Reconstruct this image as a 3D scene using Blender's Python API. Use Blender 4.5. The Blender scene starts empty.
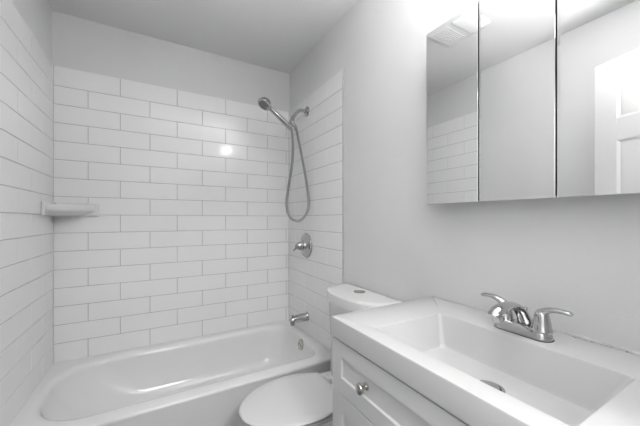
import bpy, bmesh, math, random
from mathutils import Vector, Matrix
random.seed(4)
S = bpy.context.scene
COL = S.collection
PI = math.pi

# ------------------------------------------------------------------ camera, world, lights, exposure
HORIZON_V, FOCAL_PX, YAW = 219.0, 290.0, math.radians(29.56)
cam_d = bpy.data.cameras.new('camera')
cam_d.sensor_fit = 'HORIZONTAL'; cam_d.sensor_width = 36.0
cam_d.lens = FOCAL_PX / 640 * 36.0
cam_d.shift_y = (HORIZON_V - 213.0) / 640
cam_d.clip_start = 0.02
cam = bpy.data.objects.new('camera', cam_d); COL.objects.link(cam)
cam.location = (-0.996, 0.0, 1.22); cam.rotation_euler = (PI/2, 0, -YAW)
S.camera = cam

S.view_settings.view_transform = 'Standard'
S.view_settings.look = 'None'
S.view_settings.gamma = 1.0
S.view_settings.use_curve_mapping = False
S.view_settings.exposure = 0.29

W = bpy.data.worlds.new('world'); S.world = W; W.use_nodes = True
W.node_tree.nodes['Background'].inputs[0].default_value = (1, 1, 1, 1)
W.node_tree.nodes['Background'].inputs[1].default_value = 0.3

SHADE_EMIT = 36.0      # frosted shades of the vanity light
UP_WATT = 2.5         # added uplight above each of the two shades, to brighten the ceiling
HALL_FILL_WATT = 35.0       # added fill from an unseen lamp in the hall behind the doorway

def area(name, loc, size, watt, rot=(0, 0, 0), size_y=None, spread=None):
    d = bpy.data.lights.new(name, 'AREA'); d.energy = watt
    d.shape = 'RECTANGLE'; d.size = size; d.size_y = size_y or size
    if spread: d.spread = spread
    o = bpy.data.objects.new(name, d); COL.objects.link(o)
    o.location = loc; o.rotation_euler = rot
    return o
BOUNCE_FILL_WATT = 14.0      # added unseen fill beside the camera, imitating flash bounced off the ceiling
area('added_bounce_fill', (-0.78, 0.02, 1.40), 0.25, BOUNCE_FILL_WATT, rot=(math.radians(180-6), 0, 0), spread=math.radians(112))
area('hall_fill_light', (-0.75, -1.12, 2.38), 0.56, HALL_FILL_WATT)

# ------------------------------------------------------------------ materials
def mat(name, col, rough=0.5, metal=0.0, bump=0.0, bscale=40.0, var=0.0, vscale=3.0, spec=0.5,
        emit=0.0, coat=0.0, rvar=0.0):
    m = bpy.data.materials.new(name); m.use_nodes = True
    nt = m.node_tree; b = nt.nodes['Principled BSDF']
    if isinstance(col, (int, float)): col = (col, col, col)
    b.inputs['Base Color'].default_value = (*col, 1)
    b.inputs['Roughness'].default_value = rough
    b.inputs['Metallic'].default_value = metal
    b.inputs['Specular IOR Level'].default_value = spec
    b.inputs['Coat Weight'].default_value = coat
    b.inputs['Coat Roughness'].default_value = 0.06
    tc = nt.nodes.new('ShaderNodeTexCoord')
    if bump:
        n = nt.nodes.new('ShaderNodeTexNoise'); n.inputs['Scale'].default_value = bscale
        n.inputs['Detail'].default_value = 3
        nt.links.new(tc.outputs['Object'], n.inputs['Vector'])
        bp = nt.nodes.new('ShaderNodeBump'); bp.inputs['Strength'].default_value = bump
        bp.inputs['Distance'].default_value = 0.01
        nt.links.new(n.outputs['Fac'], bp.inputs['Height'])
        nt.links.new(bp.outputs['Normal'], b.inputs['Normal'])
    if var:
        n = nt.nodes.new('ShaderNodeTexNoise'); n.inputs['Scale'].default_value = vscale
        n.inputs['Detail'].default_value = 4
        nt.links.new(tc.outputs['Object'], n.inputs['Vector'])
        r = nt.nodes.new('ShaderNodeValToRGB')
        r.color_ramp.elements[0].position = 0.3; r.color_ramp.elements[1].position = 0.7
        r.color_ramp.elements[0].color = (*[c*(1-var) for c in col], 1)
        r.color_ramp.elements[1].color = (*[min(1, c*(1+var)) for c in col], 1)
        nt.links.new(n.outputs['Fac'], r.inputs['Fac'])
        nt.links.new(r.outputs['Color'], b.inputs['Base Color'])
    if rvar:
        n = nt.nodes.new('ShaderNodeTexNoise'); n.inputs['Scale'].default_value = 9
        nt.links.new(tc.outputs['Object'], n.inputs['Vector'])
        mr = nt.nodes.new('ShaderNodeMapRange')
        mr.inputs['To Min'].default_value = max(0.02, rough-rvar); mr.inputs['To Max'].default_value = rough+rvar
        nt.links.new(n.outputs['Fac'], mr.inputs['Value']); nt.links.new(mr.outputs['Result'], b.inputs['Roughness'])
    if emit:
        b.inputs['Emission Color'].default_value = (1, 1, 1, 1)
        b.inputs['Emission Strength'].default_value = emit
    return m

M = dict(
    paint=mat('wall_paint', 0.725, 0.55, bump=0.06, bscale=90, var=0.015),
    hall=mat('hall_dark_tone', 0.12, 0.6, bump=0.06, bscale=90),  # darkness of the hall put into the colour, for dark chrome reflections
    ceil=mat('ceiling_paint', 0.80, 0.8, bump=0.08, bscale=120),
    tile=mat('glazed_tile', 0.90, 0.13, bump=0.05, bscale=9, var=0.012, rvar=0.03),
    grout=mat('grout', 0.46, 0.9, bump=0.2, bscale=200, var=0.15, vscale=12),
    tub=mat('tub_enamel', 0.80, 0.12, bump=0.008, bscale=6),
    porcelain=mat('porcelain', 0.74, 0.10, bump=0.004, bscale=8),
    seat=mat('seat_plastic', 0.66, 0.16),
    counter=mat('cultured_marble', 0.57, 0.20, var=0.006),
    cab=mat('painted_wood', 0.70, 0.38, bump=0.02, bscale=60),
    gap=mat('painted_gap_shade', 0.008, 0.8, var=0.1),  # near-black colour stands in for the shade inside gaps
    chrome=mat('chrome', (0.57, 0.57, 0.57), 0.07, 1.0, var=0.02),
    fitting=mat('fitting_chrome', (0.48, 0.48, 0.48), 0.07, 1.0, var=0.02),
    nickel=mat('brushed_nickel', (0.50, 0.48, 0.45), 0.24, 1.0, var=0.03),
    hose=mat('steel_hose', (0.34, 0.34, 0.33), 0.30, 1.0, var=0.03),
    dark=mat('dark_rubber', 0.02, 0.6, var=0.1),
    facep=mat('spray_face', 0.24, 0.4, var=0.1),
    mirror=mat('mirror_glass', (0.90, 0.905, 0.90), 0.0, 1.0, var=0.001),
    mframe=mat('cabinet_shell', 0.55, 0.4, var=0.02),
    door=mat('door_paint', 0.70, 0.35, bump=0.02, bscale=50),
    trim=mat('trim_paint', 0.75, 0.35, bump=0.02, bscale=50),
    plastic=mat('white_plastic', 0.74, 0.4, var=0.01),
    lens=mat('fan_lens', 0.88, 0.3, var=0.01),
    shade=mat('frosted_shade', 0.9, 0.3, var=0.01, emit=SHADE_EMIT),
    floor=mat('floor_tile', 0.30, 0.35, var=0.08, vscale=5),
    caulk=mat('old_caulk', 0.62, 0.6, var=0.1, vscale=60),
    crumb=mat('caulk_crumb', 0.36, 0.8, var=0.4, vscale=120),
    edge=mat('grey_edge_caulk', 0.42, 0.7, var=0.1, vscale=20),
)

# ------------------------------------------------------------------ helpers
def tag(o, label=None, cat=None, group=None, kind=None):
    if label: o['label'] = label
    if cat: o['category'] = cat
    if group: o['group'] = group
    if kind: o['kind'] = kind
    return o

def obj(name, bm, m, parent=None, smooth=35, world=True):
    bmesh.ops.remove_doubles(bm, verts=bm.verts, dist=1e-6)
    bmesh.ops.recalc_face_normals(bm, faces=bm.faces)
    th = math.radians(smooth)
    for f in bm.faces: f.smooth = smooth > 0
    for e in bm.edges:
        if len(e.link_faces) == 2:
            e.smooth = e.calc_face_angle(0) < th
    me = bpy.data.meshes.new(name); bm.to_mesh(me); bm.free()
    me.materials.append(m)
    o = bpy.data.objects.new(name, me); COL.objects.link(o)
    if parent:
        o.parent = parent
        if world: o.matrix_parent_inverse = pw(parent).inverted()
    return o

def pw(o):
    mt = Matrix.LocRotScale(o.location, o.rotation_euler.to_quaternion(), o.scale)
    return (pw(o.parent) @ o.matrix_parent_inverse @ mt) if o.parent else mt

def empty(name, loc, label, cat, group=None, rz=0):
    o = bpy.data.objects.new(name, None); COL.objects.link(o)
    o.empty_display_size = 0.05
    o.location = loc; o.rotation_euler = (0, 0, rz)
    return tag(o, label, cat, group)

def box(bm, x0, x1, y0, y1, z0, z1, bev=0.0, seg=2, mt=None):
    g = bmesh.new()
    bmesh.ops.create_cube(g, size=1)
    for v in g.verts:
        v.co = Vector(((x0+x1)/2+v.co.x*(x1-x0), (y0+y1)/2+v.co.y*(y1-y0), (z0+z1)/2+v.co.z*(z1-z0)))
    if bev:
        bmesh.ops.bevel(g, geom=g.edges[:], offset=bev, segments=seg, profile=0.5, affect='EDGES')
    if mt is not None: g.transform(mt)
    merge(bm, g)

def merge(bm, g):
    vm = {}
    for v in g.verts: vm[v] = bm.verts.new(v.co)
    for f in g.faces:
        try: bm.faces.new([vm[v] for v in f.verts])
        except ValueError: pass
    g.free()

def loft(bm, rings, cap0=True, cap1=True, closed=True):
    vr = [[bm.verts.new(p) for p in r] for r in rings]
    n = len(rings[0])
    for a, b in zip(vr, vr[1:]):
        for i in range(n if closed else n-1):
            j = (i+1) % n
            bm.faces.new((a[i], a[j], b[j], b[i]))
    if cap0: bm.faces.new(vr[0])
    if cap1: bm.faces.new(vr[-1])
    return vr

def lathe(bm, prof, origin=(0, 0, 0), axis=(0, 0, 1), n=28, cap0=True, cap1=True, sy=1.0):
    """prof = [(radius, height)] turned round the axis through origin"""
    a = Vector(axis).normalized(); q = a.to_track_quat('Z', 'Y'); o = Vector(origin)
    rings = [[o + q @ Vector((r*math.cos(2*PI*i/n), sy*r*math.sin(2*PI*i/n), h)) for i in range(n)] for r, h in prof]
    loft(bm, rings, cap0, cap1)

def spline(pts, k=8):
    """Catmull-Rom through tuples of any length"""
    out = []; P = [pts[0]] + list(pts) + [pts[-1]]
    for i in range(1, len(P)-2):
        for s in range(k):
            t = s/k
            out.append(tuple(0.5*((2*b) + (-a+c)*t + (2*a-5*b+4*c-d)*t*t + (-a+3*b-3*c+d)*t**3)
                             for a, b, c, d in zip(P[i-1], P[i], P[i+1], P[i+2])))
    out.append(tuple(pts[-1])); return out

def tube(bm, pts, n=16, k=8, side=(0, 1, 0), cap=True):
    """pts = (x,y,z,ra,rb): ra across 'side', rb across the other normal"""
    sp = spline(pts, k); c = [Vector(p[:3]) for p in sp]; rings = []
    sd = Vector(side)
    for i, p in enumerate(sp):
        t = (c[min(i+1, len(c)-1)] - c[max(i-1, 0)]).normalized()
        u = (sd - t*sd.dot(t))
        if u.length < 1e-4: u = t.orthogonal()
        u.normalize(); w = t.cross(u)
        ra, rb = p[3], p[4] if len(p) > 4 else p[3]
        rings.append([c[i] + u*ra*math.cos(2*PI*j/n) + w*rb*math.sin(2*PI*j/n) for j in range(n)])
        if len(p) <= 4: sd = u
    loft(bm, rings, cap, cap)

def rr(x0, x1, y0, y1, r, z, n=8):
    """rounded rectangle; r = one radius or four (++, -+, --, +-)"""
    R = r if isinstance(r, (list, tuple)) else (r,)*4
    out = []
    for (cx, cy, a0, q) in ((x1, y1, 0, R[0]), (x0, y1, 90, R[1]), (x0, y0, 180, R[2]), (x1, y0, 270, R[3])):
        ox = cx - q if cx == x1 else cx + q
        oy = cy - q if cy == y1 else cy + q
        for i in range(n+1):
            a = math.radians(a0 + 90*i/n)
            out.append(Vector((ox+q*math.cos(a), oy+q*math.sin(a), z)))
    return out

def quad(bm, *p):
    bm.faces.new([bm.verts.new(q) for q in p])

# ------------------------------------------------------------------ the room
XL, XR, YB, YF, H = -1.532, 0.0, 2.286, 0.0, 2.46
def struct(name, bm, m, **k):
    return tag(obj(name, bm, m, **k), kind='structure')

b = bmesh.new(); box(b, XL-0.1, XR+0.1, -1.55, YB+0.1, -0.1, 0); struct('floor', b, M['floor'])
b = bmesh.new(); box(b, XL-0.1, XR+0.1, -1.55, YB+0.1, H, H+0.1); struct('ceiling', b, M['ceil'])
b = bmesh.new(); box(b, XL-0.1, XR+0.1, YB, YB+0.1, 0, H); wall_back = struct('wall_back', b, M['paint'])
b = bmesh.new(); box(b, XL-0.1, XL, -1.45, YB, 0, H); wall_left = struct('wall_left', b, M['paint'])
b = bmesh.new(); box(b, XR, XR+0.1, -1.45, YB, 0, H); wall_right = struct('wall_right', b, M['paint'])
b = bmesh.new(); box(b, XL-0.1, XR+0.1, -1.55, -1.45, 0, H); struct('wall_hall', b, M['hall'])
DX0, DX1, DH = -1.075, -0.39, 2.045
b = bmesh.new()
box(b, XL, DX0, -0.11, YF, 0, H); box(b, DX1, XR, -0.11, YF, 0, H); box(b, DX0, DX1, -0.11, YF, DH, H)
struct('wall_front', b, M['paint'])
b = bmesh.new()
for s, (ya, yb) in enumerate(((YF, YF+0.012), (-0.122, -0.11))):
    box(b, DX1, DX1+0.057, ya, yb, 0, DH+0.057, 0.003)
    box(b, DX0-0.057, DX0, ya, yb, 0, DH+0.057, 0.003)
    box(b, DX0, DX1, ya, yb, DH, DH+0.057, 0.003)
struct('trim_1', b, M['trim'])
b = bmesh.new(); box(b, XL, XL+0.012, 0.02, 1.46, 0, 0.09, 0.003); struct('baseboard_left', b, M['trim'])
b = bmesh.new(); box(b, -0.012, 0, 0.82, 1.46, 0, 0.09, 0.003); struct('baseboard_right', b, M['trim'])

# tile cladding: every wall of tiles is one mesh of glazed tiles over a grout bed
ZTOP, Z0, PITCH, LEN, GR = 2.133, 2.016, 0.1101, 0.332, 0.0030
def tiling(wall, name, to3d, a0, a1, even, odd, GV=0.0030):
    """a runs along the wall; to3d(a, z, out) -> point, out = distance proud of the drywall"""
    b = bmesh.new(); bg = bmesh.new()
    for r in range(16):
        zt = ZTOP if r == 0 else Z0 - PITCH*(r-1) - GR/2
        zb = Z0 - PITCH*r + GR/2
        if r == 15: zb = 0.3636
        off = even if r % 2 == 0 else odd
        k0 = math.floor((a0-off)/LEN) - 1
        for k in range(k0, k0+9):
            s = max(a0, off+k*LEN+GV/2); e = min(a1, off+(k+1)*LEN-GV/2)
            if e-s < 0.008: continue
            T = 0.008; c = 0.0016
            tl = [random.uniform(-0.00022, 0.00022) for _ in range(3)]
            def P(a, z, o, w=1):
                oo = o
                if w: oo += tl[0] + tl[1]*(2*(a-s)/(e-s)-1) + tl[2]*(2*(z-zb)/(zt-zb)-1)
                return b.verts.new(to3d(a, z, oo))
            A = [P(s, zb, 0, 0), P(e, zb, 0, 0), P(e, zt, 0, 0), P(s, zt, 0, 0)]
            B = [P(s, zb, T-c), P(e, zb, T-c), P(e, zt, T-c), P(s, zt, T-c)]
            C = [P(s+c, zb+c, T), P(e-c, zb+c, T), P(e-c, zt-c, T), P(s+c, zt-c, T)]
            for U, V in ((A, B), (B, C)):
                for i in range(4):
                    j = (i+1) % 4; b.faces.new((U[i], U[j], V[j], V[i]))
            b.faces.new(C)
    o = obj(name, b, M['tile'], wall, smooth=0)
    g = 0.0062
    zb = 0.3635
    ps = [(a0, zb), (a1, zb), (a1, ZTOP-0.001), (a0, ZTOP-0.001)]
    F = [bg.verts.new(to3d(a, z, g)) for a, z in ps]; K = [bg.verts.new(to3d(a, z, 0.0002)) for a, z in ps]
    bg.faces.new(F); bg.faces.new(K)
    for i in range(4):
        j = (i+1) % 4; bg.faces.new((F[i], F[j], K[j], K[i]))
    obj('grout_bed', bg, M['grout'], wall, smooth=0)
    return o
tiling(wall_back, 'tile_cladding', lambda a, z, o: (a, YB-o, z), -1.524, -0.008, -1.195, -1.029)
tiling(wall_right, 'tile_cladding', lambda a, z, o: (-o, a, z), 1.467, 2.278, 1.65, 1.816, 0.0018)
tiling(wall_left, 'tile_cladding', lambda a, z, o: (XL+o, a, z), 1.472, 2.278, 1.60, 1.766, 0.0013)
b = bmesh.new()
box(b, -1.5245, -1.5205, 2.2745, 2.2785, 0.3645, ZTOP); box(b, -0.0115, -0.0075, 2.2745, 2.2785, 0.3645, ZTOP)
obj('corner_caulk', b, M['caulk'], wall_back)
b = bmesh.new(); box(b, -0.0075, 0, 1.4640, 1.4675, 0.37, ZTOP); obj('edge_caulk', b, M['edge'], wall_right)

# door leaf standing open beside the camera, seen only in the mirror
def door_leaf():
    Wd, Hd, T = 0.632, 2.03, 0.0175
    ang = math.radians(106)
    o = bpy.data.objects.new('door_1', None); COL.objects.link(o)
    o.location = (-1.058, 0.018, 0.008); o.rotation_euler = (0, 0, ang); tag(o, kind='structure')
    b = bmesh.new()
    box(b, 0, Wd, -T+0.0055, T-0.0055, 0.005, Hd-0.005)
    st, ml = 0.098, 0.09
    rows = [(0.22, 0.80), (1.00, 1.612), (1.722, 1.925)]
    box(b, 0, st, -T, T, 0, Hd, 0.002); box(b, Wd-st, Wd, -T, T, 0, Hd, 0.002)
    zs = [0, *[z for r in rows for z in r], Hd]
    for z0, z1 in zip(zs[::2], zs[1::2]): box(b, st, Wd-st, -T, T, z0, z1, 0.0005)
    for z0, z1 in rows: box(b, (Wd-ml)/2, (Wd+ml)/2, -T, T, z0, z1, 0.0005)
    for z0, z1 in rows:
        for x0, x1 in ((st, (Wd-ml)/2), ((Wd+ml)/2, Wd-st)):
            for s in (1, -1):
                f = lambda i, y: [(x0+i, s*y, z0+i), (x1-i, s*y, z0+i), (x1-i, s*y, z1-i), (x0+i, s*y, z1-i)]
                loft(b, [f(0, T), f(0.012, T-0.0055), f(0.02, T-0.0055), f(0.045, T-0.002)], cap0=False)
    obj('door_leaf', b, M['door'], o, world=False, smooth=20)
    for s in (1,):
        b = bmesh.new()
        lathe(b, [(0.031, 0), (0.031, 0.004), (0.012, 0.008), (0.011, 0.03), (0.022, 0.038), (0.027, 0.05), (0.024, 0.062), (0.01, 0.067)],
              (Wd-0.06, s*T, 0.93), (0, s, 0))
        obj('door_knob', b, M['nickel'], o, world=False)
door_leaf()

# ------------------------------------------------------------------ bathtub
tub = empty('bathtub', (-0.765, 1.90, 0), 'white alcove bathtub below the tiled walls, with an empty basin', 'bathtub')
b = bmesh.new()
X0, X1, Y0, Y1, ZR = -1.5315, -0.0005, 1.515, 2.2855, 0.363
N = 10
ix0, ix1, iy0, iy1 = -1.466, -0.060, 1.607, 2.214
rings = [rr(X0, X1, Y0+0.004, Y1, (0.004, 0.004, 0.004, 0.004), 0.0, N),
         rr(X0, X1, Y0+0.003, Y1, (0.004, 0.004, 0.004, 0.004), ZR-0.032, N),
         rr(X0, X1, Y0+0.001, Y1, (0.004, 0.004, 0.006, 0.006), ZR-0.020, N),
         rr(X0, X1, Y0, Y1, (0.004, 0.004, 0.006, 0.006), ZR-0.012, N)]
for a in (25, 55, 90):
    s, c = math.sin(math.radians(a)), math.cos(math.radians(a))
    rings.append(rr(X0+0.002, X1-0.002, Y0+0.012*(1-c), Y1-0.002, (0.004, 0.004, 0.01, 0.01), ZR-0.012+0.012*s, N))
Rb = (0.17, 0.24, 0.22, 0.13)
def inner(d, dz, dl=0, dr=0):
    return rr(ix0+d+dl, ix1-d-dr, iy0+d, iy1-d, [max(0.05, q-0.35*d) for q in Rb], ZR+dz, N)
rings.append(inner(-0.026, 0.0))
rings += [inner(-0.014, -0.0012), inner(-0.003, -0.006), inner(0.004, -0.013), inner(0.009, -0.025), inner(0.013, -0.040), inner(0.018, -0.07, 0.01, 0.0)]
rings += [inner(0.03, -0.14, 0.05, 0.008), inner(0.05, -0.22, 0.12, 0.02), inner(0.07, -0.26, 0.18, 0.03),
          inner(0.10, -0.283, 0.22, 0.05), inner(0.16, -0.292, 0.26, 0.08)]
loft(b, rings, cap0=False, cap1=True)
obj('tub_body', b, M['tub'], tub, smooth=50)
b = bmesh.new()
lathe(b, [(0.038, -0.01), (0.040, 0.004), (0.037, 0.009), (0.024, 0.012), (0.022, 0.0105), (0.008, 0.0105), (0.006, 0.014), (0.002, 0.015)],
      (-0.0725, 1.905, 0.305), (-1, 0, 0.1), cap0=True)
ov = obj('overflow_plate', b, M['nickel'], tub); tag(ov, 'round nickel overflow plate')
for s in (1, -1):
    b = bmesh.new(); lathe(b, [(0.004, 0), (0.004, 0.003), (0.0015, 0.004)], (-0.0845, 1.905+s*0.016, 0.306), (-1, 0, 0.1), n=10)
    obj('screw', b, M['dark'], ov)
b = bmesh.new()
lathe(b, [(0.035, 0), (0.034, 0.003), (0.022, 0.004), (0.02, 0.001)], (-0.33, 1.912, ZR-0.292), (0, 0, 1))
obj('drain', b, M['chrome'], tub)

# ------------------------------------------------------------------ tub and shower fittings
t = empty('tub_spout', (-0.008, 1.939, 0.487), 'chrome tub spout on the tiled wall above the tub rim', 'faucet')
b = bmesh.new()
tube(b, [(-0.007, 1.939, 0.49, .035, .035), (-0.012, 1.939, 0.49, .035, .035), (-0.02, 1.939, 0.489, .031, .031), (-0.07, 1.939, 0.487, .028, .029),
         (-0.11, 1.939, 0.484, .026, .026), (-0.132, 1.939, 0.479, .024, .023), (-0.146, 1.939, 0.470, .018, .015)], n=22)
lathe(b, [(0.016, 0), (0.018, 0.004), (0.018, 0.03)], (-0.126, 1.939, 0.446), (0, 0, 1), n=20)
obj('spout_body', b, M['fitting'], t)
b = bmesh.new()
lathe(b, [(0.004, 0), (0.004, 0.014), (0.008, 0.018), (0.0085, 0.026), (0.004, 0.029)], (-0.128, 1.939, 0.492), (0, 0, 1), n=16)
obj('diverter_knob', b, M['fitting'], t)

t = empty('shower_valve', (-0.008, 1.947, 1.021), 'round chrome mixer valve with lever handle on the tiled wall', 'valve')
b = bmesh.new()
lathe(b, [(0.093, 0), (0.094, 0.004), (0.091, 0.009), (0.083, 0.012), (0.078, 0.0105), (0.060, 0.016), (0.042, 0.022), (0.037, 0.030), (0.034, 0.036), (0.03, 0.037)],
      (-0.008, 1.947, 1.021), (-1, 0, 0), n=40)
obj('escutcheon', b, M['fitting'], t)
b = bmesh.new()
lathe(b, [(0.030, 0.0), (0.033, 0.012), (0.031, 0.030), (0.025, 0.048), (0.017, 0.062), (0.006, 0.068)], (-0.038, 1.947, 1.021), (-1, 0, 0), n=28)
tube(b, [(-0.075, 1.945, 1.020, .016, .014), (-0.092, 1.947, 1.010, .014, .011), (-0.103, 1.955, 0.997, .012, .008), (-0.108, 1.963, 0.985, .008, .005)], n=14)
obj('lever_handle', b, M['fitting'], t)

YA = 1.939
sh = empty('handheld_shower', (-0.008, YA, 2.025), 'chrome handheld shower with long hose hanging from its wall arm', 'shower head')
b = bmesh.new()
lathe(b, [(0.038, 0), (0.037, 0.004), (0.028, 0.011), (0.017, 0.014), (0.016, 0.02)], (-0.008, YA, 2.025), (-1, 0, 0), n=28)
obj('wall_flange', b, M['fitting'], sh)
b = bmesh.new()
tube(b, [(-0.012, YA, 2.025, .0125), (-0.05, YA, 2.025, .0125), (-0.078, YA, 2.017, .0125), (-0.105, YA, 1.985, .0125), (-0.130, YA, 1.950, .0125)], n=16)
obj('shower_arm', b, M['fitting'], sh)
b = bmesh.new()      # bracket: nut, swivel ball, and the outlet for the hose
lathe(b, [(0.013, 0), (0.0155, 0.003), (0.0155, 0.020), (0.012, 0.024)], (-0.118, YA, 1.966), (-0.62, 0, -0.78), n=12)
lathe(b, [(0.012, 0), (0.017, 0.008), (0.018, 0.022), (0.016, 0.036), (0.011, 0.04)], (-0.134, YA, 1.949), (0.20, 0, -0.98), n=18)
lathe(b, [(0.0125, 0), (0.0135, 0.006), (0.0135, 0.05), (0.009, 0.056)], (-0.136, YA, 1.935), (0.62, 0, -0.78), n=16)
for s in (1, -1):
    tube(b, [(-0.134, YA+s*0.012, 1.930, .006), (-0.146, YA+s*0.019, 1.924, .006), (-0.160, YA+s*0.021, 1.924, .005)], n=10)
obj('bracket', b, M['fitting'], sh)
# wand
d = Vector((-0.80, 0, 0.585)).normalized()
p0 = Vector((-0.139, YA, 1.880))
P = lambda s: p0 + d*s
b = bmesh.new()
L = [(0.0, .012), (0.008, .0185), (0.05, .0190), (0.11, .0175), (0.16, .0160), (0.195, .0175), (0.215, .023)]
tube(b, [(*P(s), r) for s, r in L], n=20)
wand = obj('shower_wand', b, M['fitting'], sh)
fd = Vector((-0.50, -0.22, -0.84)).normalized()           # where the spray face looks
hc = P(0.247) + Vector((0.0, 0, -0.010))
b = bmesh.new()
lathe(b, [(0.006, -0.040), (0.026, -0.036), (0.040, -0.024), (0.048, -0.006), (0.0495, 0.004), (0.046, 0.009), (0.036, 0.009)], hc, fd, n=32)
head = obj('spray_head', b, M['fitting'], wand)
b = bmesh.new()
lathe(b, [(0.037, 0.0085), (0.036, 0.012), (0.022, 0.0125), (0.020, 0.0105), (0.001, 0.0105)], hc, fd, n=32)
q = fd.to_track_quat('Z', 'Y')
for R_, n_ in ((0.030, 16), (0.014, 8)):
    for i in range(n_):
        a = 2*PI*i/n_
        lathe(b, [(0.0018, 0.010), (0.0014, 0.015)], hc + q @ Vector((R_*math.cos(a), R_*math.sin(a), 0)), fd, n=6)
tag(obj('spray_face', b, M['facep'], head), 'dark grey nozzle face')
b = bmesh.new(); lathe(b, [(0.008, 0), (0.0085, 0.006), (0.006, 0.009)], P(0.212)+Vector((0.008, 0, -0.012)), (0.6, -0.1, -0.8), n=14)
obj('spray_button', b, M['plastic'], wand)
b = bmesh.new()
hp = [(-0.139, YA, 1.882), (-0.131, YA, 1.85), (-0.124, YA-.002, 1.76), (-0.132, YA-.004, 1.62), (-0.158, YA-.006, 1.47), (-0.176, YA-.008, 1.36),
      (-0.172, YA-.01, 1.285), (-0.145, YA-.012, 1.228), (-0.100, YA-.025, 1.206), (-0.052, YA-.035, 1.230), (-0.023, YA-.045, 1.29),
      (-0.019, YA-.045, 1.37), (-0.030, YA-.03, 1.50), (-0.052, YA-.012, 1.66), (-0.075, YA, 1.79), (-0.094, YA, 1.87), (-0.102, YA, 1.893)]
sp = spline([(*p, 0.0) for p in hp], 34)
pts = [(x, y, z, 0.0095 + 0.0007*math.sin(i*PI)) for i, (x, y, z, _) in enumerate(sp)]
tube(b, pts, n=10, k=1)
for p, dd in ((hp[0], (0.2, 0, -1)), (hp[-1], (0.15, 0, -1))):
    lathe(b, [(0.010, -0.004), (0.0115, 0), (0.0115, 0.018), (0.009, 0.022)], p, dd, n=14)
mh = M['hose']; nt = mh.node_tree; bp = nt.nodes.new('ShaderNodeBump'); wv = nt.nodes.new('ShaderNodeTexWave')
wv.bands_direction = 'Z'; wv.inputs['Scale'].default_value = 70; bp.inputs['Strength'].default_value = 0.5; bp.inputs['Distance'].default_value = 0.002
tcn = nt.nodes.new('ShaderNodeTexCoord'); nt.links.new(tcn.outputs['Object'], wv.inputs['Vector'])
nt.links.new(wv.outputs['Fac'], bp.inputs['Height']); nt.links.new(bp.outputs['Normal'], nt.nodes['Principled BSDF'].inputs['Normal'])
obj('shower_hose', b, M['hose'], sh, smooth=60)

# ------------------------------------------------------------------ corner soap shelf
t = empty('soap_shelf', (-1.524, 2.278, 1.24), 'white ceramic corner soap shelf in the tiled tub corner', 'shelf')
cx, cy = -1.5238, 2.2778
def tri(l, inset, z, n=12):
    a = Vector((cx+inset*0, cy-l, z)); c = Vector((cx+l, cy, z)); k = Vector((cx, cy, z)); out = [k.copy()]
    for i in range(n+1):
        s = i/n; p = a.lerp(c, s); bulge = Vector((1, -1, 0)).normalized()*(0.022*math.sin(PI*s)); out.append(p+bulge)
    return out
b = bmesh.new()
loft(b, [tri(0.125, 0, 1.237), tri(0.160, 0, 1.243), tri(0.205, 0, 1.266), tri(0.2085, 0, 1.270), tri(0.208, 0, 1.298), tri(0.205, 0, 1.302),
         tri(0.195, 0, 1.302), tri(0.190, 0, 1.298), tri(0.185, 0, 1.282)])
obj('shelf_body', b, M['porcelain'], t, smooth=40)
for s in (0, 1):
    b = bmesh.new()
    if s == 0: box(b, cx, cx+0.016, cy-0.217, cy, 1.238, 1.316, 0.005, 3)
    else: box(b, cx, cx+0.217, cy-0.016, cy, 1.238, 1.316, 0.005, 3)
    obj('wall_flange', b, M['porcelain'], t)

# ------------------------------------------------------------------ toilet
CY = 1.187
toi = empty('toilet', (-0.35, CY, 0), 'white two-piece toilet with closed lid between the bathtub and the vanity', 'toilet')
def egg(xt, xb, hw, hb, z, n=40):
    """outline: tip at xt, back at xb, half width hw, half width hb at the back"""
    xc = xt + (xb-xt)*0.60; out = []
    for i in range(n):
        a = PI/2 + PI*i/(n-1)
        out.append(Vector((xc + (xc-xt)*math.cos(a), CY + hw*math.sin(a), z)))
    m = 8
    for i in range(1, m+1):
        s = i/m; w = -(hw + (hb-hw)*s*s)
        out.append(Vector((xc+(xb-xc)*s, CY+w, z)))
    for i in range(m, 0, -1):
        s = i/m; w = (hw + (hb-hw)*s*s)
        out.append(Vector((xc+(xb-xc)*s, CY+w, z)))
    return out
b = bmesh.new()
loft(b, [egg(-0.56, -0.16, 0.105, 0.10, 0.0), egg(-0.56, -0.16, 0.105, 0.10, 0.02), egg(-0.54, -0.14, 0.095, 0.09, 0.06), egg(-0.55, -0.12, 0.10, 0.095, 0.15),
         egg(-0.60, -0.09, 0.13, 0.12, 0.23), egg(-0.65, -0.06, 0.160, 0.145, 0.30), egg(-0.675, -0.045, 0.173, 0.155, 0.35), egg(-0.682, -0.04, 0.177, 0.157, 0.378),
         egg(-0.680, -0.04, 0.175, 0.155, 0.386), egg(-0.672, -0.045, 0.168, 0.150, 0.389)])
obj('bowl', b, M['porcelain'], toi, smooth=50)
b = bmesh.new()
loft(b, [egg(-0.687, -0.262, 0.172, 0.130, 0.3935), egg(-0.692, -0.262, 0.177, 0.133, 0.396), egg(-0.693, -0.262, 0.178, 0.133, 0.402), egg(-0.678, -0.262, 0.170, 0.13, 0.4065)])
obj('seat', b, M['seat'], toi, smooth=50)
b = bmesh.new()
lr = [egg(-0.690, -0.260, 0.174, 0.124, 0.4125), egg(-0.696, -0.262, 0.180, 0.127, 0.4140), egg(-0.698, -0.261, 0.182, 0.128, 0.4190), egg(-0.695, -0.262, 0.179, 0.126, 0.4235),
      egg(-0.686, -0.266, 0.171, 0.120, 0.4268), egg(-0.63, -0.27, 0.13, 0.10, 0.4300), egg(-0.55, -0.32, 0.06, 0.05, 0.4315)]
loft(b, lr)
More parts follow.
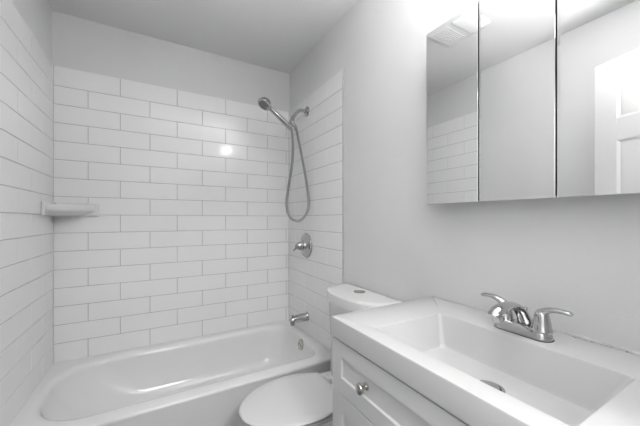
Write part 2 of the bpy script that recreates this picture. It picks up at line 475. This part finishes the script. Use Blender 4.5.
obj('seat_lid', b, M['seat'], toi, smooth=50)
for s in (1, -1):
    b = bmesh.new(); box(b, -0.252, -0.222, CY+s*0.075-0.026, CY+s*0.075+0.026, 0.389, 0.420, 0.008, 3)
    obj('hinge', b, M['seat'], toi)
def dshape(dx, hw, z, x0=-0.008, n=36):
    out = []
    for i in range(n+1):
        a = PI*i/n
        c = math.cos(a); out.append(Vector((x0 - dx*math.sin(a)**0.95, CY + hw*math.copysign(abs(c)**(2/3), c), z)))
    return out
b = bmesh.new()
loft(b, [dshape(0.165, 0.215, 0.386, -0.03), dshape(0.17, 0.225, 0.41, -0.03), dshape(0.175, 0.232, 0.55, -0.02), dshape(0.195, 0.232, 0.7875, -0.014)])
obj('tank', b, M['porcelain'], toi, smooth=50)
b = bmesh.new()
loft(b, [dshape(0.202, 0.235, 0.789, -0.012), dshape(0.209, 0.241, 0.792, -0.01), dshape(0.212, 0.243, 0.833), dshape(0.211, 0.242, 0.838), dshape(0.207, 0.238, 0.841, -0.010),
         dshape(0.16, 0.20, 0.8422, -0.02), dshape(0.08, 0.10, 0.8425, -0.05)])
tl = obj('tank_lid', b, M['porcelain'], toi, smooth=50)
b = bmesh.new()
lathe(b, [(0.030, 0), (0.030, 0.004), (0.027, 0.006), (0.026, 0.002), (0.0245, 0.002), (0.0235, 0.006), (0.002, 0.007)], (-0.078, 1.205, 0.8405), (0, 0, 1), n=28)
fb = obj('flush_button', b, M['nickel'], tl); tag(fb, 'round chrome flush button')

# ------------------------------------------------------------------ vanity cabinet
VY0, VY1, VX, VZ = 0.036, 0.8125, -0.488, 0.838
van = empty('vanity_cabinet', (-0.24, 0.42, 0), 'light grey shaker vanity cabinet with a wide drawer under the white sink top', 'cabinet')
b = bmesh.new()
FT = 0.019
xa, xb, ya, yb, w = VX+FT+0.001, -0.002, VY0+0.002, VY1-0.002, 0.015
box(b, xa, xb, ya, ya+w, 0.09, VZ); box(b, xa, xb, yb-w, yb, 0.09, VZ)
box(b, xb-w, xb, ya+w, yb-w, 0.09, 0.7); box(b, xa, xb-w, ya+w, yb-w, 0.09, 0.09+w)
box(b, VX+0.07, -0.002, VY0+0.002, VY1-0.002, 0.0, 0.09)
obj('carcass', b, M['cab'], van)
b = bmesh.new(); box(b, VX+0.016, VX+FT+0.0009, VY0+0.004, VY1-0.004, 0.1, VZ-0.0005); obj('gap_shade_strip', b, M['gap'], van)  # black sheet painted as the shade under the counter and between fronts
def shaker(name, y0, y1, z0, z1, fw=0.05, knobs=()):
    b = bmesh.new(); D = 0.0065
    f = lambda i, x: [(x, y0+i, z0+i), (x, y1-i, z0+i), (x, y1-i, z1-i), (x, y0+i, z1-i)]
    g = lambda i, j, x: [(x, y0+i, z0+j), (x, y1-i, z0+j), (x, y1-i, z1-j), (x, y0+i, z1-j)]
    loft(b, [f(0, VX+FT), f(0, VX+0.0012), f(0.0012, VX), g(fw, fw, VX), g(fw+0.001, fw+0.001, VX+0.001), g(fw+0.003, fw+0.003, VX+D)])
    o = obj(name, b, M['cab'], van, smooth=20)
    for ky, kz in knobs:
        b = bmesh.new()
        lathe(b, [(0.0110, 0), (0.0108, 0.003), (0.0060, 0.0065), (0.0055, 0.014), (0.0105, 0.018), (0.0150, 0.021), (0.0160, 0.025), (0.0145, 0.029), (0.008, 0.0315), (0.001, 0.032)],
              (VX+(D if fw < 0.052 and name == 'drawer' else 0), ky, kz), (-1, 0, 0), n=28)
        tag(obj('knob', b, M['nickel'], o), 'round brushed nickel knob')
    return o
shaker('drawer', VY0+0.001, VY1-0.001, 0.6700, 0.8323, 0.049, ((0.643, 0.7505), (0.205, 0.7505)))
ym = (VY0+VY1)/2
shaker('door', ym+0.0015, VY1-0.001, 0.105, 0.6665, 0.055, ((ym+0.03, 0.60),))
shaker('door', VY0+0.001, ym-0.0015, 0.105, 0.6665, 0.055, ((ym-0.03, 0.60),))

# ------------------------------------------------------------------ sink top
st = empty('vanity_sink', (-0.24, 0.42, VZ), 'white integrated sink countertop with a rectangular basin on the grey vanity', 'sink')
CZ = 0.9015; N = 5
cx0, cx1, cy0, cy1 = -0.493, -0.002, 0.034, 0.8145
bx0, bx1, by0, by1 = -0.436, -0.158, 0.195, 0.657
b = bmesh.new()
rg = [rr(cx0+0.0015, cx1, cy0+0.0015, cy1-0.0015, 0.004, VZ+0.0005, N), rr(cx0, cx1, cy0, cy1, 0.005, VZ+0.002, N), rr(cx0, cx1, cy0, cy1, 0.005, CZ-0.005, N),
      rr(cx0+0.0015, cx1, cy0+0.0015, cy1-0.0015, 0.005, CZ-0.0015, N), rr(cx0+0.005, cx1-0.001, cy0+0.005, cy1-0.005, 0.005, CZ, N),
      rr(bx0-0.006, bx1+0.006, by0-0.006, by1+0.006, 0.014, CZ, N), rr(bx0-0.002, bx1+0.002, by0-0.002, by1+0.002, 0.012, CZ-0.0012, N),
      rr(bx0, bx1, by0, by1, 0.012, CZ-0.005, N), rr(bx0+0.014, bx1-0.013, by0+0.042, by1-0.022, 0.016, 0.812, N),
      rr(bx0+0.018, bx1-0.017, by0+0.048, by1-0.027, 0.018, 0.804, N), rr(bx0+0.026, bx1-0.025, by0+0.058, by1-0.037, 0.020, 0.8015, N)]
DCX, DCY = -0.276, 0.418
k = len(rg[0])
def circ(r, z):
    out = []
    for p in rg[-1]:
        v = Vector((p.x-DCX, p.y-DCY, 0)).normalized(); out.append(Vector((DCX+v.x*r, DCY+v.y*r, z)))
    return out
rg += [circ(0.07, 0.8008), circ(0.034, 0.8002)]
rg = [rr(bx0+0.006, bx1-0.005, by0+0.038, by1-0.017, 0.02, 0.790, N), rr(bx0-0.004, bx1+0.004, by0-0.006, by1+0.006, 0.02, 0.812, N),
      rr(bx0-0.008, bx1+0.008, by0-0.008, by1+0.008, 0.02, VZ+0.0005, N)] + rg
loft(b, rg, cap0=True, cap1=True)
obj('basin_slab', b, M['counter'], st, smooth=40)
b = bmesh.new()
lathe(b, [(0.034, 0), (0.0335, 0.002), (0.026, 0.003), (0.024, -0.0005)], (DCX, DCY, 0.8003), (0, 0, 1), n=36, cap1=False)
lathe(b, [(0.0215, 0.000), (0.0215, 0.005), (0.019, 0.0075), (0.002, 0.0085)], (DCX, DCY, 0.8003), (0, 0, 1), n=32)
dr = obj('drain', b, M['chrome'], st); tag(dr, 'round chrome pop-up drain')
b = bmesh.new(); lathe(b, [(0.0245, 0), (0.0245, 0.0008)], (DCX, DCY, 0.8001), (0, 0, 1), n=32); obj('drain_gap_shade', b, M['dark'], dr)  # dark disc painted in for the shade round the stopper
b = bmesh.new()
random.seed(11)
pr = [(0.10+i*0.0135, ) for i in range(21)]
tube(b, [(-0.004, y, CZ+0.0005, 0.0045+random.uniform(-0.0006, 0.001)) for (y,) in pr], n=8, k=2)
cb = obj('caulk_bead', b, M['caulk'], st)
b = bmesh.new()
for i in range(26):
    y = random.uniform(0.232, 0.325) if i < 20 else random.uniform(0.33, 0.345)
    r = random.uniform(0.0009, 0.0022)
    g = bmesh.new(); bmesh.ops.create_icosphere(g, subdivisions=1, radius=r)
    for v in g.verts: v.co = v.co*random.uniform(0.7, 1.3) + Vector((-0.0125-random.uniform(0, 0.006), y, CZ+r*0.55))
    merge(b, g)
tag(obj('caulk_crumbs', b, M['crumb'], st), 'dark specks of crumbled caulk', kind='stuff')

# ------------------------------------------------------------------ basin faucet
FX, FY = -0.100, 0.428
fa = empty('sink_faucet', (FX, FY, CZ), 'chrome two-handle faucet with arched spout on the white sink top', 'faucet')
b = bmesh.new()
loft(b, [rr(FX-0.029, FX+0.027, FY-0.072, FY+0.072, 0.0265, CZ+0.0015, 8), rr(FX-0.029, FX+0.027, FY-0.072, FY+0.072, 0.0265, CZ+0.005, 8),
         rr(FX-0.026, FX+0.024, FY-0.069, FY+0.069, 0.0240, CZ+0.015, 8), rr(FX-0.023, FX+0.021, FY-0.066, FY+0.066, 0.021, CZ+0.024, 8),
         rr(FX-0.019, FX+0.017, FY-0.062, FY+0.062, 0.0175, CZ+0.027, 8)])
base = obj('base_plate', b, M['chrome'], fa, smooth=45)
b = bmesh.new(); loft(b, [rr(FX-0.0305, FX+0.0285, FY-0.0735, FY+0.0735, 0.028, CZ+0.0002, 8), rr(FX-0.0305, FX+0.0285, FY-0.0735, FY+0.0735, 0.028, CZ+0.0018, 8)])
tag(obj('gasket', b, M['dark'], base), 'thin black gasket')
b = bmesh.new()
tube(b, [(-0.080, FY, CZ+0.020, .021, .017), (-0.090, FY, CZ+0.038, .019, .014), (-0.108, FY, CZ+0.060, .017, .0115), (-0.135, FY, CZ+0.078, .016, .010), (-0.165, FY, CZ+0.085, .016, .0105),
         (-0.195, FY, CZ+0.084, .017, .0125), (-0.220, FY, CZ+0.079, .0175, .0135), (-0.237, FY, CZ+0.074, .016, .0105), (-0.248, FY, CZ+0.070, .011, .005)], n=24)
lathe(b, [(0.0125, 0), (0.0135, 0.003), (0.0135, 0.024)], (-0.222, FY, CZ+0.053), (-0.12, 0, 1), n=22)
sp_ = obj('spout', b, M['chrome'], fa, smooth=50)
b = bmesh.new()
lathe(b, [(0.0025, 0), (0.0025, 0.028), (0.005, 0.031), (0.006, 0.036), (0.005, 0.041), (0.0015, 0.043)], (-0.088, FY, CZ+0.028), (0.10, 0, 1), n=14)
obj('lift_rod', b, M['chrome'], fa)
for s in (1, -1):
    yy = FY+s*0.047
    b = bmesh.new()
    lathe(b, [(0.0245, 0.020), (0.0245, 0.026), (0.0225, 0.029), (0.0205, 0.042), (0.0175, 0.058), (0.0150, 0.068), (0.010, 0.076), (0.003, 0.079)], (FX, yy, CZ), (0, 0, 1), n=28)
    tube(b, [(FX, yy-s*0.004, CZ+0.060, .013, .013), (FX, yy+s*0.006, CZ+0.073, .013, .010), (FX-0.001, yy+s*0.024, CZ+0.0815, .0115, .0075),
             (FX-0.002, yy+s*0.045, CZ+0.084, .0095, .0062), (FX-0.003, yy+s*0.060, CZ+0.083, .0095, .0060), (FX-0.003, yy+s*0.067, CZ+0.081, .006, .0038)],
         n=16, side=(1, 0, 0))
    obj('lever_handle', b, M['chrome'], fa, smooth=50)

# ------------------------------------------------------------------ medicine cabinet
MX, MZ0, MZ1 = -0.075, 1.277, 1.941
my = [0.781, 0.571, 0.359, 0.147]
mc = empty('medicine_cabinet', (0, 0.464, MZ0), 'three-door mirrored medicine cabinet mounted on the grey wall above the sink', 'cabinet')
b = bmesh.new()
box(b, MX+0.012, -0.0005, my[3]+0.004, my[0]-0.004, MZ0+0.003, MZ1-0.003, 0.001, 1)
obj('cabinet_box', b, M['mframe'], mc)
b = bmesh.new(); box(b, MX+0.009, MX+0.0119, my[3]+0.008, my[0]-0.008, MZ0+0.006, MZ1-0.006); obj('gap_shade_sheet', b, M['gap'], mc)  # black sheet standing in for shade between the mirror doors
for i in range(3):
    y1 = my[i] - (0.0022 if i else 0); y0 = my[i+1] + (0.0022 if i < 2 else 0)
    b = bmesh.new()
    box(b, MX+0.0041, MX+0.0088, y0, y1, MZ0, MZ1)
    dd = obj('mirror_door', b, M['gap'], mc, smooth=0)  # door body blackened, gap shade put into its colour
    f = lambda j, x: [(x, y0+j, MZ0+j), (x, y1-j, MZ0+j), (x, y1-j, MZ1-j), (x, y0+j, MZ1-j)]
    b = bmesh.new()
    loft(b, [f(0, MX+0.004), f(0, MX+0.0005), [(MX, y0+0.0008, MZ0+0.0008), (MX, y1-0.006, MZ0+0.0008), (MX, y1-0.006, MZ1-0.0008), (MX, y0+0.0008, MZ1-0.0008)]])
    obj('mirror_pane', b, M['mirror'], dd, smooth=0)

# ------------------------------------------------------------------ vanity light above the cabinet (out of frame, mirrored as the glint on the tiles)
vl = empty('vanity_light', (0, 0.43, 2.16), 'two-shade vanity light above the mirrored cabinet', 'lamp')
b = bmesh.new(); box(b, -0.022, -0.0005, 0.27, 0.57, 2.10, 2.20, 0.006, 3); obj('back_plate', b, M['nickel'], vl)
for yy in (0.35, 0.49):
    b = bmesh.new()
    tube(b, [(-0.015, yy, 2.14, .007), (-0.08, yy, 2.085, .007), (-0.13, yy, 2.068, .007), (-0.149, yy, 2.085, .007)], n=12)
    lathe(b, [(0.010, 0), (0.030, 0.006), (0.056, 0.016), (0.060, 0.024)], (-0.149, yy, 2.0835), (0, 0, 1), n=24)  # dish added to keep direct light off the counter
    obj('lamp_arm', b, M['nickel'], vl)
    b = bmesh.new()
    lathe(b, [(0.042, 0), (0.046, 0.010), (0.044, 0.030), (0.036, 0.062), (0.026, 0.098)], (-0.149, yy, 2.108), (0, 0, 1), n=20)
    obj('lamp_shade', b, M['shade'], vl)
    up = area('added_uplight', (-0.152, yy, 2.218), 0.065, UP_WATT, rot=(0, math.radians(180-24), 0)); up.data.shape = 'DISK'  # added light, tilted away from the wall to fill the ceiling

# ------------------------------------------------------------------ ceiling fan with light, seen in the mirror
fn = empty('ceiling_fan_light', (-0.855, 1.20, H), 'white exhaust fan and light panel on the ceiling, seen in the mirror', 'exhaust fan')
b = bmesh.new()
fx0, fx1, fy0, fy1 = -0.995, -0.715, 1.050, 1.365
loft(b, [rr(fx0, fx1, fy0, fy1, 0.03, H-0.0005, 6), rr(fx0, fx1, fy0, fy1, 0.03, H-0.008, 6), rr(fx0+0.02, fx1-0.02, fy0+0.02, fy1-0.02, 0.025, H-0.022, 6),
         rr(fx0+0.035, fx1-0.035, fy0+0.035, fy1-0.035, 0.015, H-0.024, 6)])
for i in range(9):
    y = 1.20+i*0.014
    box(b, fx0+0.04, fx1-0.04, y, y+0.006, H-0.029, H-0.023)
fg = obj('grille', b, M['plastic'], fn, smooth=40)
b = bmesh.new()
loft(b, [rr(fx0+0.035, fx1-0.035, fy0+0.03, 1.165, 0.015, H-0.0235, 6), rr(fx0+0.04, fx1-0.04, fy0+0.035, 1.16, 0.015, H-0.031, 6), rr(fx0+0.06, fx1-0.06, fy0+0.05, 1.145, 0.012, H-0.034, 6)])
obj('light_lens', b, M['lens'], fn, smooth=40)

# added hall lamp behind the doorway, unseen, a fill for the room
hl = empty('added_hall_lamp', (-0.75, -1.12, H), 'added flat square fill lamp in the hall behind the doorway', 'lamp')
b = bmesh.new(); box(b, -1.06, -0.44, -1.43, -0.81, 2.39, H-0.0005, 0.01); obj('added_lamp_housing', b, M['plastic'], hl)
